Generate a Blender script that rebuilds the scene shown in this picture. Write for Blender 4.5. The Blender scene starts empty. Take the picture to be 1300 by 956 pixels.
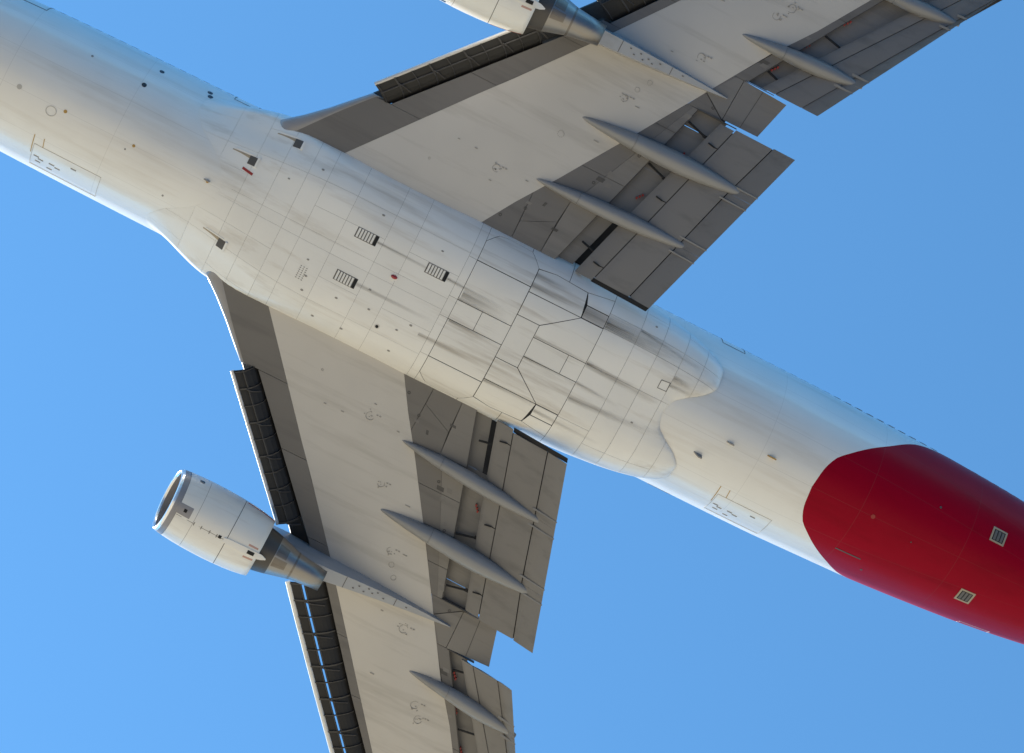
import bpy, bmesh, math, random
from mathutils import Vector, Matrix
from bisect import bisect_right
random.seed(7)
sc = bpy.context.scene
COL = sc.collection

# ------------------------------------------------------------------ camera, sky, sun, exposure
CAM_H = 1.7                                   # eye height over the ground
CAM = Vector((-5.359, -12.029, -89.144))      # where the viewer stands, seen from the aircraft
ALT = CAM_H - CAM.z                           # height of the aircraft's reference point
cam_d = bpy.data.cameras.new("camera"); cam = bpy.data.objects.new("camera", cam_d); COL.objects.link(cam)
cam_d.sensor_fit = 'HORIZONTAL'; cam_d.sensor_width = 36.0
cam_d.lens = 2886.574 / 1300 * 36.0
cam_d.clip_start = 0.5; cam_d.clip_end = 30000
_d = Vector((0.10452846, 0.1533028, 0.98263526)).normalized()
_r = Vector((0.8898872, -0.45557039, -0.02358792)); _r = (_r - _d * _r.dot(_d)).normalized()
_u = _r.cross(_d)
cam.matrix_world = Matrix(((_r.x, _u.x, -_d.x, CAM.x), (_r.y, _u.y, -_d.y, CAM.y), (_r.z, _u.z, -_d.z, CAM_H), (0, 0, 0, 1)))
sc.camera = cam

SUN = Vector((-0.42, 0.50, 0.76)).normalized()
w = bpy.data.worlds.new("World"); sc.world = w; w.use_nodes = True
nt = w.node_tree; nt.nodes.clear()
out = nt.nodes.new("ShaderNodeOutputWorld"); bg = nt.nodes.new("ShaderNodeBackground")
sky = nt.nodes.new("ShaderNodeTexSky"); sky.sky_type = 'NISHITA'; sky.sun_disc = False
sky.sun_elevation = math.asin(SUN.z); sky.sun_rotation = math.atan2(SUN.x, SUN.y)
sky.air_density = 1.0; sky.dust_density = 0.0; sky.ozone_density = 2.5; sky.altitude = 4000
bg.inputs[1].default_value = 0.135
tint = nt.nodes.new("ShaderNodeMix"); tint.data_type = 'RGBA'; tint.blend_type = 'MULTIPLY'; tint.inputs[0].default_value = 1
tint.inputs[7].default_value = (.60, .98, .99, 1)          # the clear deep blue of that day
nt.links.new(sky.outputs[0], tint.inputs[6]); nt.links.new(tint.outputs[2], bg.inputs[0]); nt.links.new(bg.outputs[0], out.inputs[0])
sl = bpy.data.lights.new("sun", 'SUN'); sl.energy = 3.2; sl.angle = math.radians(0.5); sl.color = (1.0, 0.95, 0.87)
so = bpy.data.objects.new("sun", sl); COL.objects.link(so); so.location = (0, 0, 300)
so.rotation_euler = SUN.to_track_quat('Z', 'Y').to_euler()
sc.view_settings.view_transform = 'Standard'; sc.view_settings.look = 'None'
sc.view_settings.exposure = 1.62; sc.view_settings.gamma = 1.0
sc.cycles.max_bounces = 7

# ------------------------------------------------------------------ materials
def mat(name, col, rough=.4, metal=0., var=.04, dirt=None, scale=1.0, streak=True, coat=0., seams=False, bump=0.0, spec=.5, rnd=.05):
    m = bpy.data.materials.new(name); m.use_nodes = True
    n = m.node_tree.nodes; l = m.node_tree.links
    b = n["Principled BSDF"]
    b.inputs["Roughness"].default_value = rough; b.inputs["Metallic"].default_value = metal
    b.inputs["Coat Weight"].default_value = coat; b.inputs["Coat Roughness"].default_value = .12
    b.inputs["Specular IOR Level"].default_value = spec
    tc = n.new("ShaderNodeTexCoord")
    mp = n.new("ShaderNodeMapping"); mp.inputs["Scale"].default_value = (.12, 1.6, 1.6) if streak else (1, 1, 1)
    l.new(tc.outputs["Object"], mp.inputs[0])
    nz = n.new("ShaderNodeTexNoise"); nz.inputs["Scale"].default_value = 1.1 * scale; nz.inputs["Detail"].default_value = 7; nz.inputs["Roughness"].default_value = .62
    l.new(mp.outputs[0], nz.inputs[0])
    n2 = n.new("ShaderNodeTexNoise"); n2.inputs["Scale"].default_value = .55 * scale; n2.inputs["Detail"].default_value = 4
    l.new(tc.outputs["Object"], n2.inputs[0])
    dc = dirt or tuple(c * .72 for c in col)
    r1 = n.new("ShaderNodeValToRGB"); r1.color_ramp.elements[0].position = .52; r1.color_ramp.elements[1].position = .80
    l.new(nz.outputs[0], r1.inputs[0])
    mu = n.new("ShaderNodeMath"); mu.operation = 'MULTIPLY'; mu.inputs[1].default_value = min(1, var * 10)
    l.new(r1.outputs[0], mu.inputs[0])
    mx = n.new("ShaderNodeMix"); mx.data_type = 'RGBA'; mx.inputs[6].default_value = (*col, 1); mx.inputs[7].default_value = (*dc, 1)
    l.new(mu.outputs[0], mx.inputs[0])
    hv = n.new("ShaderNodeHueSaturation"); l.new(mx.outputs[2], hv.inputs["Color"])
    oi = n.new("ShaderNodeObjectInfo")
    ad = n.new("ShaderNodeMath"); ad.operation = 'MULTIPLY_ADD'; ad.inputs[1].default_value = rnd; ad.inputs[2].default_value = 1 - rnd * .5 - .07
    l.new(oi.outputs["Random"], ad.inputs[0])
    a2 = n.new("ShaderNodeMath"); a2.operation = 'MULTIPLY_ADD'; a2.inputs[1].default_value = .14
    l.new(n2.outputs[0], a2.inputs[0]); l.new(ad.outputs[0], a2.inputs[2])
    l.new(a2.outputs[0], hv.inputs["Value"])
    colout = hv.outputs[0]
    if seams:   # butt joints of the skin: hairlines at frames and stringers
        sx = n.new("ShaderNodeSeparateXYZ"); l.new(tc.outputs["Object"], sx.inputs[0])
        def line(val, period, width):
            md = n.new("ShaderNodeMath"); md.operation = 'PINGPONG'; md.inputs[1].default_value = period / 2
            l.new(val, md.inputs[0])
            lt = n.new("ShaderNodeMath"); lt.operation = 'LESS_THAN'; lt.inputs[1].default_value = width; l.new(md.outputs[0], lt.inputs[0])
            return lt.outputs[0]
        at = n.new("ShaderNodeMath"); at.operation = 'ARCTAN2'; l.new(sx.outputs[1], at.inputs[0]); l.new(sx.outputs[2], at.inputs[1])
        a = line(sx.outputs[0], 4.6, .011); c = line(at.outputs[0], .5236, .0032)
        mxx = n.new("ShaderNodeMath"); mxx.operation = 'MAXIMUM'; l.new(a, mxx.inputs[0]); l.new(c, mxx.inputs[1])
        mm = n.new("ShaderNodeMath"); mm.operation = 'MULTIPLY'; mm.inputs[1].default_value = .16; l.new(mxx.outputs[0], mm.inputs[0])
        m3 = n.new("ShaderNodeMix"); m3.data_type = 'RGBA'; m3.inputs[7].default_value = (.12, .11, .10, 1)
        l.new(mm.outputs[0], m3.inputs[0]); l.new(colout, m3.inputs[6]); colout = m3.outputs[2]
    l.new(colout, b.inputs["Base Color"])
    rr = n.new("ShaderNodeMath"); rr.operation = 'MULTIPLY_ADD'; rr.inputs[1].default_value = .18; rr.inputs[2].default_value = rough - .07
    l.new(nz.outputs[0], rr.inputs[0]); l.new(rr.outputs[0], b.inputs["Roughness"])
    if bump:
        bp = n.new("ShaderNodeBump"); bp.inputs["Strength"].default_value = bump; bp.inputs["Distance"].default_value = .05
        l.new(n2.outputs[0], bp.inputs["Height"]); l.new(bp.outputs[0], b.inputs["Normal"])
    return m
M = dict(
    white=mat("white_paint", (.75, .735, .695), .30, var=.05, dirt=(.52, .46, .38), coat=.3, seams=True),
    belly=mat("belly_paint", (.75, .735, .695), .34, var=.07, dirt=(.42, .36, .28), coat=.2, rnd=.06),
    door=mat("gear_door_paint", (.73, .712, .668), .36, var=.10, dirt=(.34, .29, .23), coat=.15, rnd=.05),
    dirty=mat("sooty_paint", (.55, .53, .50), .45, var=.10, dirt=(.12, .11, .10), scale=2),
    red=mat("red_paint", (.29, .0005, .014), .32, var=.06, dirt=(.19, .0004, .009), coat=.0, spec=.07, seams=True),
    wing=mat("wing_grey", (.51, .483, .445), .42, var=.10, dirt=(.36, .335, .30), scale=.9),
    dark=mat("dark_grey_paint", (.145, .136, .129), .48, var=.08, dirt=(.09, .085, .08), rnd=.10),
    dark2=mat("flap_grey_paint", (.175, .165, .156), .45, var=.08, dirt=(.10, .095, .09), rnd=.12),
    rod=mat("well_grey", (.075, .070, .066), .6, var=.08, dirt=(.04, .038, .036)),
    black=mat("gap_black", (.012, .012, .013), .8, var=.0),
    seal=mat("seam_seal", (.13, .12, .11), .7, var=.05),
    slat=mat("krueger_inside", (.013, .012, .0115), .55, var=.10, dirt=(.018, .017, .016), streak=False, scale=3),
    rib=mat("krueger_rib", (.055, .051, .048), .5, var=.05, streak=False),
    fairing=mat("fairing_grey", (.24, .24, .242), .34, var=.08, dirt=(.15, .145, .14), coat=.2),
    pylon=mat("pylon_grey", (.36, .37, .385), .35, var=.06, dirt=(.22, .21, .20), coat=.3),
    edge=mat("leading_edge_metal", (.62, .60, .58), .35, metal=.25, var=.05),
    lip=mat("inlet_lip_paint", (.27, .262, .275), .36, metal=.2, var=.05), rim=mat("rim_highlight", (.88, .87, .86), .22, metal=.7, var=.02),  # rim: sun highlight on the lip put into a brighter ring
    duct=mat("inlet_liner", (.19, .18, .182), .5, var=.03),
    fan=mat("fan_titanium", (.16, .16, .17), .4, metal=.6),
    steel=mat("exhaust_steel", (.30, .29, .28), .40, metal=.9, var=.10, dirt=(.30, .25, .20), scale=1.5),
    burnt=mat("burnt_steel", (.20, .18, .16), .42, metal=.7, var=.10, dirt=(.10, .07, .05), scale=2),
    coredark=mat("core_dark", (.085, .078, .072), .45, metal=.4, var=.06),
    redmark=mat("red_marking", (.32, .025, .02), .5), lens=mat("beacon_glass", (.30, .006, .01), .15, coat=.5),
    mark=mat("grey_marking", (.27, .255, .235), .6), faint=mat("faint_marking", (.46, .44, .40), .6), pink=mat("faded_red_marking", (.50, .30, .25), .6), ringm=mat("ring_marking", (.30, .282, .255), .6), amber=mat("amber_marking", (.42, .25, .06), .5),
    ramp=mat("scoop_shadow_and_frame_tan", (.36, .29, .20), .5, var=.08),  # tan for the painted shadow in the scoops and for valve frames
    nose=mat("leading_edge_paint", (.26, .25, .25), .3, var=.05, coat=.4),
    strip=mat("seal_strip_grey", (.215, .21, .205), .5, var=.08),
    glass=mat("cabin_glass", (.03, .035, .045), .1),
)

# ------------------------------------------------------------------ helpers
def itp(tab, x):
    if x <= tab[0][0]: return tab[0][1]
    if x >= tab[-1][0]: return tab[-1][1]
    i = bisect_right([t[0] for t in tab], x); (a, p), (b, q) = tab[i - 1], tab[i]
    return p + (q - p) * (x - a) / (b - a)
def lin(tab, x):                      # like itp but goes on straight beyond the ends
    if x < tab[0][0]: (a, p), (b, q) = tab[0], tab[1]
    elif x > tab[-1][0]: (a, p), (b, q) = tab[-2], tab[-1]
    else: return itp(tab, x)
    return p + (q - p) * (x - a) / (b - a)
def smooth_tab(tab, x):
    xs = [t[0] for t in tab]; n = len(xs)
    if x <= xs[0]: return tab[0][1]
    if x >= xs[-1]: return tab[-1][1]
    i = bisect_right(xs, x) - 1
    def sl(k):
        if k == 0 or k == n - 1: return 0 if k else (tab[1][1] - tab[0][1]) / (xs[1] - xs[0])
        a = (tab[k][1] - tab[k - 1][1]) / (xs[k] - xs[k - 1]); b = (tab[k + 1][1] - tab[k][1]) / (xs[k + 1] - xs[k])
        return 0 if a * b <= 0 else 2 * a * b / (a + b)
    h = xs[i + 1] - xs[i]; t = (x - xs[i]) / h
    return (2*t**3-3*t*t+1)*tab[i][1] + (t**3-2*t*t+t)*h*sl(i) + (-2*t**3+3*t*t)*tab[i+1][1] + (t**3-t*t)*h*sl(i+1)

def link(name, me, parent=None, label=None):
    o = bpy.data.objects.new(name, me); COL.objects.link(o)
    if parent: o.parent = parent
    if label: o['label'] = label
    return o
def meshobj(name, verts, faces, m, parent=None, smooth=False, fix=True, label=None, normals=None, mats=None, midx=None, angle=None):
    me = bpy.data.meshes.new(name); me.from_pydata([tuple(v) for v in verts], [], faces); me.validate()
    if fix and normals is None:
        bm = bmesh.new(); bm.from_mesh(me); bmesh.ops.remove_doubles(bm, verts=bm.verts, dist=1e-5)
        bmesh.ops.recalc_face_normals(bm, faces=bm.faces)
        if smooth and angle:
            for e in bm.edges:
                if len(e.link_faces) == 2 and e.calc_face_angle(0) > angle: e.smooth = False
        bm.to_mesh(me); bm.free()
    for mm in (mats or [m]): me.materials.append(mm)
    if midx and len(midx) == len(me.polygons):
        for p, k in zip(me.polygons, midx): p.material_index = k
    if smooth or normals is not None:
        me.polygons.foreach_set("use_smooth", [True] * len(me.polygons))
    if normals is not None: me.normals_split_custom_set_from_vertices(normals)
    me.update()
    return link(name, me, parent, label)
class MB:
    def __init__(s): s.v = []; s.f = []
    def add(s, v, f):
        o = len(s.v); s.v += [tuple(p) for p in v]; s.f += [tuple(i + o for i in q) for q in f]
    def prism(s, pts, off):            # polygon pts swept by the vector off
        n = len(pts); a = [Vector(p) for p in pts]; b = [p + Vector(off) for p in a]
        s.add(a + b, [tuple(range(n)), tuple(range(2 * n - 1, n - 1, -1))] + [(i, (i + 1) % n, n + (i + 1) % n, n + i) for i in range(n)])
    def box(s, c, sx, sy, sz):
        x, y, z = c
        s.prism([(x - sx, y - sy, z - sz), (x + sx, y - sy, z - sz), (x + sx, y + sy, z - sz), (x - sx, y + sy, z - sz)], (0, 0, 2 * sz))
    def tube(s, p, q, r, r2=None, n=8):
        p, q = Vector(p), Vector(q); r2 = r if r2 is None else r2
        d = (q - p).normalized(); a = d.orthogonal().normalized(); b = d.cross(a)
        A = [p + (a * math.cos(t) + b * math.sin(t)) * r for t in [2 * math.pi * k / n for k in range(n)]]
        B = [q + (a * math.cos(t) + b * math.sin(t)) * r2 for t in [2 * math.pi * k / n for k in range(n)]]
        s.add(A + B, [(k, (k + 1) % n, n + (k + 1) % n, n + k) for k in range(n)] + [tuple(range(n - 1, -1, -1)), tuple(range(n, 2 * n))])
    def ring(s, c, r, w, h, n=16):     # flat washer facing down
        c = Vector(c); pr = []
        for k in range(n):
            t = 2 * math.pi * k / n; e = Vector((math.cos(t), math.sin(t), 0))
            pr += [c + e * (r - w), c + e * (r + w), c + e * (r + w) + Vector((0, 0, h)), c + e * (r - w) + Vector((0, 0, h))]
        s.add(pr, [(4 * k + j, 4 * k + (j + 1) % 4, 4 * ((k + 1) % n) + (j + 1) % 4, 4 * ((k + 1) % n) + j) for k in range(n) for j in range(4)])
    def obj(s, name, m, parent=None, **k): return meshobj(name, s.v, s.f, m, parent, **k)
def loft(secs, closed=True, cap=True):
    n = len(secs[0]); v = [p for s_ in secs for p in s_]; f = []
    for i in range(len(secs) - 1):
        for j in range(n if closed else n - 1):
            k = (j + 1) % n; f.append((i * n + j, i * n + k, (i + 1) * n + k, (i + 1) * n + j))
    if cap and closed: f += [tuple(range(n - 1, -1, -1)), tuple(range((len(secs) - 1) * n, len(secs) * n))]
    return v, f

# ------------------------------------------------------------------ ground (far below, sunlit, out of view)
def ground_mat():
    m = bpy.data.materials.new("sandy_ground"); m.use_nodes = True; n = m.node_tree.nodes; l = m.node_tree.links
    b = n["Principled BSDF"]; b.inputs["Roughness"].default_value = .9
    tc = n.new("ShaderNodeTexCoord"); nz = n.new("ShaderNodeTexNoise"); nz.inputs["Scale"].default_value = .02; nz.inputs["Detail"].default_value = 8
    l.new(tc.outputs["Object"], nz.inputs[0])
    r = n.new("ShaderNodeValToRGB"); e = r.color_ramp.elements
    e[0].position = .35; e[0].color = (.30, .245, .16, 1); e[1].position = .65; e[1].color = (.40, .33, .22, 1)
    l.new(nz.outputs[0], r.inputs[0]); l.new(r.outputs[0], b.inputs["Base Color"]); return m
N = 48; R = 9000
def half_disc(y0, sg, z):
    a0 = math.asin(y0 / R); pts = [(R * math.cos(t), sg * R * math.sin(t), z) for t in [sg * a0 + (math.pi - 2 * sg * a0) * k / N for k in range(N + 1)]]
    return pts if sg > 0 else pts[::-1]
g = meshobj("ground", [(R * math.cos(2 * math.pi * k / N), R * math.sin(2 * math.pi * k / N), 0) for k in range(N)], [tuple(range(N))], ground_mat(), fix=False)
def water_mat():
    m = bpy.data.materials.new("bay_water"); m.use_nodes = True; n = m.node_tree.nodes; l = m.node_tree.links
    b = n["Principled BSDF"]; b.inputs["Base Color"].default_value = (.012, .055, .12, 1); b.inputs["Roughness"].default_value = .18; b.inputs["IOR"].default_value = 1.33
    tc = n.new("ShaderNodeTexCoord"); nz = n.new("ShaderNodeTexNoise"); nz.inputs["Scale"].default_value = .35; nz.inputs["Detail"].default_value = 4; l.new(tc.outputs["Object"], nz.inputs[0])
    bp = n.new("ShaderNodeBump"); bp.inputs["Strength"].default_value = .5; bp.inputs["Distance"].default_value = .3; l.new(nz.outputs[0], bp.inputs["Height"]); l.new(bp.outputs[0], b.inputs["Normal"]); return m
SHORE = -15.0                                  # the shoreline runs just to port of the viewer
a0 = math.asin(SHORE / R)
arc = [(R * .99 * math.cos(t), R * .99 * math.sin(t), .004) for t in [math.pi - a0 + (math.pi + 2 * a0) * k / N for k in range(N + 1)]]
wt = meshobj("water", arc, [tuple(range(N + 1))], water_mat(), fix=False); wt["kind"] = "structure"; wt["label"] = "blue water of the bay beside the shore"
g["kind"] = "structure"; g["label"] = "dry sandy ground below the aircraft"

HV = []; HF = []; NH = 160
for k in range(NH):                              # unseen ring of high ground, added to block the bright low sky
    t = 2 * math.pi * k / NH; h = 560 + 130 * math.sin(3 * t + 1) + 90 * math.sin(7 * t) + 50 * math.sin(17 * t + 2)
    for r_, z_ in ((4600, -1), (5100, h * .45), (5600, h * .85), (6100, h), (6900, h * .6), (8000, -1)):
        HV.append((r_ * math.cos(t), r_ * math.sin(t), z_))
for k in range(NH):
    for j in range(5): a, b = 6 * k, 6 * ((k + 1) % NH); HF.append((a + j, a + j + 1, b + j + 1, b + j))
hl = meshobj("added_hills", HV, HF, mat("added_hills_green", (.06, .075, .045), .9, var=.05, streak=False, scale=.02), None, smooth=True); hl["kind"] = "structure"; hl["label"] = "unseen ring of high ground added to block the bright low sky"

# ------------------------------------------------------------------ the aircraft: axes x aft, y starboard, z up
root = bpy.data.objects.new("airliner", None); COL.objects.link(root); root.location = (0, 0, ALT)
root["label"] = "white jet airliner seen from below with red tail end and lowered grey flaps"; root["category"] = "airliner"

RY = [(-27.2, .2), (-26.6, 1.0), (-25, 1.95), (-23, 2.5), (-20, 2.85), (-15, 3.0), (-10, 3.08), (-4, 3.25), (14, 3.25), (18, 3.2), (24, 2.92), (30, 2.25), (37, 1.05), (41.5, .3)]
RB = [(-27.2, .2), (-26.6, 1.0), (-25, 1.95), (-23, 2.5), (-20, 2.85), (-15, 3.1), (-10, 3.2), (-4, 3.25), (14, 3.25), (18, 3.14), (24, 2.72), (30, 2.05), (37, .95), (41.5, .3)]
RT = [(-27.2, .2), (-26.6, 1.3), (-25, 2.8), (-23, 3.9), (-20, 4.6), (-10, 4.6), (-5, 4.2), (0, 3.4), (14, 3.3), (24, 2.5), (30, 1.9), (37, 1.0), (41.5, .3)]
ZC = [(-27.2, -.5), (-20, .15), (-11, .3), (-4, 0), (14, 0), (18, .1), (24, .62), (30, 1.25), (37, 2.3), (41.5, 2.7)]
def fus(x, th):
    a = smooth_tab(RY, x); b = smooth_tab(RB if abs(th) < math.pi / 2 else RT, x)
    return a * math.sin(th), smooth_tab(ZC, x) - b * math.cos(th)
XA = [(0, 9.62), (5, 9.68), (10, 9.8), (16, 10.2), (24, 10.84), (33, 11.18), (44, 11.18), (52, 10.88), (58, 10.22), (64, 9.28), (67.5, 8.4), (70, 7.6), (76, 6.6), (84, 5.5), (100, 4)]
XF = [(0, -9.7), (10, -9.9), (20, -10.3), (36, -11.4), (50, -11.8), (60, -11.7), (70, -11.2), (80, -10.2), (90, -9), (100, -8)]
def fair(x, th, off=0., trim=0.):
    ad = abs(math.degrees(th)); xa = smooth_tab(XA, ad) - trim; xf = smooth_tab(XF, ad) + trim
    y, z = fus(x, th); rr = math.hypot(y, z); a = math.atan2(y, -z)
    s, c = abs(math.sin(a)), abs(math.cos(a))
    rt = ((s / 3.6) ** 3.2 + (c / 3.62) ** 3.2) ** (-1 / 3.2)
    ua = min(max((xa - x) / 4.6, 0), 1); uf = min(max((x - xf) / (7 - 3.3 * min(max((ad - 44) / 14, 0), 1)), 0), 1)
    k = (1 - (1 - ua) ** 2) ** .6 * (uf * uf * (3 - 2 * uf))
    r = rr + max(rt - rr, 0) * k + off
    return r * math.sin(a), -r * math.cos(a)
def P(fn, x, deg, off=0.):
    th = math.radians(deg)
    if fn is fair: y, z = fair(x, th, off); return Vector((x, y, z))
    y, z = fus(x, th); v = Vector((0, y, z - smooth_tab(ZC, x))); v += v.normalized() * off
    return Vector((x, v.y, v.z + smooth_tab(ZC, x)))
def nrm(fn, x, deg):
    e = .02
    n = (P(fn, x + e, deg) - P(fn, x - e, deg)).cross(P(fn, x, deg + .3) - P(fn, x, deg - .3)).normalized()
    p = P(fn, x, deg); c = Vector((0, p.y, p.z - smooth_tab(ZC, x)))
    return n if n.dot(c) > 0 else -n

# red paint starts on this curve across the belly
XRED = [(0, 16.2), (13, 16.3), (25, 16.58), (35, 17.15), (45, 17.8), (57, 18.65), (68, 19.3), (76, 19.8), (84, 20.5), (92, 21.4), (120, 24), (180, 26)]
def build_fuselage():
    fr = [-27.2, -26.9, -26.6, -26, -25, -24, -23, -21.5, -20] + [-20 + k for k in range(1, 36)] + [15.6]
    ths = [180 * k / 48 - 0 for k in range(-48, 48)]
    rows = []; mi = []
    for x in fr: rows.append([x] * 96)
    xr = [smooth_tab(XRED, abs(t)) for t in ths]
    rows.append(xr)
    for k in range(1, 27): rows.append([a + (41.5 - a) * (k / 26) ** 1.05 for a in xr])
    v = []; f = []
    for row in rows:
        for t, x in zip(ths, row):
            y, z = fus(x, math.radians(t)); v.append((x, y, z))
    n = 96
    for i in range(len(rows) - 1):
        for j in range(n):
            k = (j + 1) % n; f.append((i * n + j, (i + 1) * n + j, (i + 1) * n + k, i * n + k)); mi.append(1 if i >= len(fr) else 0)
    return meshobj("fuselage", v, f, None, root, smooth=True, fix=False, mats=[M['white'], M['red']], midx=mi)
fuselage = build_fuselage()

def strip(mb, fn, pts, wid, off=.012, h=.03):      # a thin strip that follows a skin; pts are (x, degrees)
    dense = []
    for (a, b), (c, d) in zip(pts[:-1], pts[1:]):
        n = max(1, int(max(abs(c - a) / .5, abs(d - b) / 6)))
        dense += [(a + (c - a) * k / n, b + (d - b) * k / n) for k in range(n)]
    dense.append(pts[-1])
    Q = [P(fn, x, t, off) for x, t in dense]; Nn = [nrm(fn, x, t) for x, t in dense]; secs = []
    for i, q in enumerate(Q):
        d = (Q[min(i + 1, len(Q) - 1)] - Q[max(i - 1, 0)]).normalized(); sd = d.cross(Nn[i]).normalized() * wid / 2; dn = Nn[i] * h
        secs.append([q - sd, q + sd, q + sd - dn, q - sd - dn])
    mb.add(*loft(secs))
def spot(fn, x, deg, r, name, m, parent, h=.03, n=12, sx=1.0):
    c = P(fn, x, deg); nn = nrm(fn, x, deg); a = Vector((1, 0, 0)); a = (a - nn * a.dot(nn)).normalized(); b = nn.cross(a)
    ptsv = [c + nn * .012 + (a * math.cos(t) * sx + b * math.sin(t)) * r for t in [2 * math.pi * k / n for k in range(n)]]
    mb = MB(); mb.prism(ptsv, -nn * h); return mb.obj(name, m, parent)
def quad_on(mb, fn, x0, x1, t0, t1, off, h):
    secs = []
    for k in range(4):
        x = x0 + (x1 - x0) * k / 3
        secs.append([P(fn, x, t0 + (t1 - t0) * j / 4, off) for j in range(5)] + [P(fn, x, t0 + (t1 - t0) * j / 4, off - h) for j in range(4, -1, -1)])
    mb.add(*loft(secs))

# small fittings on the fuselage skin
win = MB()
for s in (-1, 1):
    x = -22.0
    while x < 26:
        if min(abs(x + 18.8), abs(x + 10), abs(x - .5), abs(x - 11.4), abs(x - 22)) > .75:
            quad_on(win, fus, x - .13, x + .13, s * (90 + 4), s * (90 + 10.5), .004, .02)
        x += .51
o = win.obj("cabin_window_row", M['glass'], fuselage); o["kind"] = "stuff"
for x in (-18.85, -10.0, 11.4):
    for s in (-1, 1):
        mb = MB(); a0 = {-18.85: 77, -10.0: 81, 11.4: 80}[x]
        strip(mb, fus, [(x - .5, s * (a0 + 26)), (x - .5, s * a0), (x + .5, s * a0), (x + .5, s * (a0 + 26))], .035)
        mb.obj("door_outline", M['seal'], fuselage)
for (x0, x1, t0, t1) in ((-16.4, -13.6, 35, 62), (13.2, 15.6, 38, 64)):
    mb = MB(); strip(mb, fus, [(x0, t0), (x1, t0), (x1, t1), (x0, t1), (x0, t0)], .018); mb.obj("cargo_door_outline", M['faint'], fuselage)
    mb = MB()
    for k, (dx, dt) in enumerate(((.1, 12), (.3, 14), (.75, 13), (1.0, 14.5), (.2, 18), (.7, 20), (1.6, 6))):
        strip(mb, fus, [(x0 + dx, t0 + dt), (x0 + dx + .22, t0 + dt)], .06)
    mb.obj("door_marking", M['mark'], fuselage)
    for dx in (-.35, .05):
        mb = MB(); strip(mb, fus, [(x0 + dx + .3, t0 + (10 if dx < 0 else 0)), (x0 + dx + .25, t0 - 8)], .03); mb.obj("stripe_marking", M['amber'], fuselage)
for x, t, r, k in ((-17.73, -1, .10, 'faint'), (-13.68, -45, .10, 'glass'), (-13.38, -67, .10, 'glass'), (-11.4, -70.5, .11, 'glass'), (-11.31, -65.2, .11, 'glass'),
                   (-9.9, -1, .06, 'amber'), (-12.96, 0, .06, 'amber'), (-15.8, 0, .07, 'amber'), (-13.2, 5, .035, 'mark'), (-11.2, 24, .04, 'mark'), (-15.9, -48, .05, 'mark'),
                   (18.98, 0, .09, 'redmark'), (19.9, 46, .05, 'rod'), (21.4, -28, .05, 'rod'), (20.9, 5, .03, 'rod')):
    spot(fus, x, t, r, "skin_port", M[k], fuselage)
mb = MB()
for k in range(16):
    a, b = 2 * math.pi * k / 16, 2 * math.pi * (k + 1) / 16
    strip(mb, fus, [(-16.29 + .2 * math.cos(a), 4.5 + 3.6 * math.sin(a)), (-16.29 + .2 * math.cos(b), 4.5 + 3.6 * math.sin(b))], .025)
mb.obj("round_hatch", M['faint'], fuselage)
def blade(x, deg, ln, ht, m, name, fn=fus, wid=.05):
    c = P(fn, x, deg, -.02); nn = nrm(fn, x, deg); mb = MB()
    ax = Vector((1, 0, 0)); sd = nn.cross(ax).normalized() * wid / 2
    prof = [c - ax * ln / 2, c + ax * ln / 2, c + ax * ln * .55 + nn * ht, c + ax * ln * .1 + nn * ht]
    mb.prism([p - sd for p in prof], sd * 2); return mb.obj(name, m, fuselage)
blade(11.6, 15, .36, .28, M['mark'], "drain_mast"); blade(12.5, -2, .3, .22, M['steel'], "drain_mast"); blade(14.2, -6, .34, .26, M['amber'], "drain_mast")
blade(10.3, -37, .2, .1, M['mark'], "vent_scoop"); blade(-9.95, -1.5, .26, .16, M['mark'], "blade_antenna")
for s in (-1, 1):                                   # pressure outflow valves in the red tail
    mb = MB(); tc_ = s * 28.4
    for a, b, c_, d_ in ((23.86, 24.54, tc_ - 6.0, tc_ - 4.6), (23.86, 24.54, tc_ + 4.6, tc_ + 6.0), (23.86, 23.94, tc_ - 4.6, tc_ + 4.6), (24.46, 24.54, tc_ - 4.6, tc_ + 4.6)):
        quad_on(mb, fus, a, b, c_, d_, .02, .05)
    fm = mb.obj("outflow_valve_frame", M['ramp'], fuselage)
    mb = MB(); quad_on(mb, fus, 23.94, 24.46, tc_ - 4.6, tc_ + 4.6, .008, .03); mb.obj("outflow_valve", M['black'], fuselage)
    mb = MB()
    for k in range(3): quad_on(mb, fus, 23.99 + k * .16, 24.10 + k * .16, tc_ - 4.0, tc_ + 4.0, .018, .02)
    mb.obj("valve_grille", M['seal'], fuselage)
mb = MB(); strip(mb, fus, [(18.41, 35.5), (19.55, 35.5)], .05); mb.obj("access_slot", M['rod'], fuselage)
mb = MB(); strip(mb, fus, [(25.0, 74), (25.0, 67), (26.4, 67), (26.4, 74)], .03, .004, .02); mb.obj("rear_hatch_outline", M['edge'], fuselage)

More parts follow.
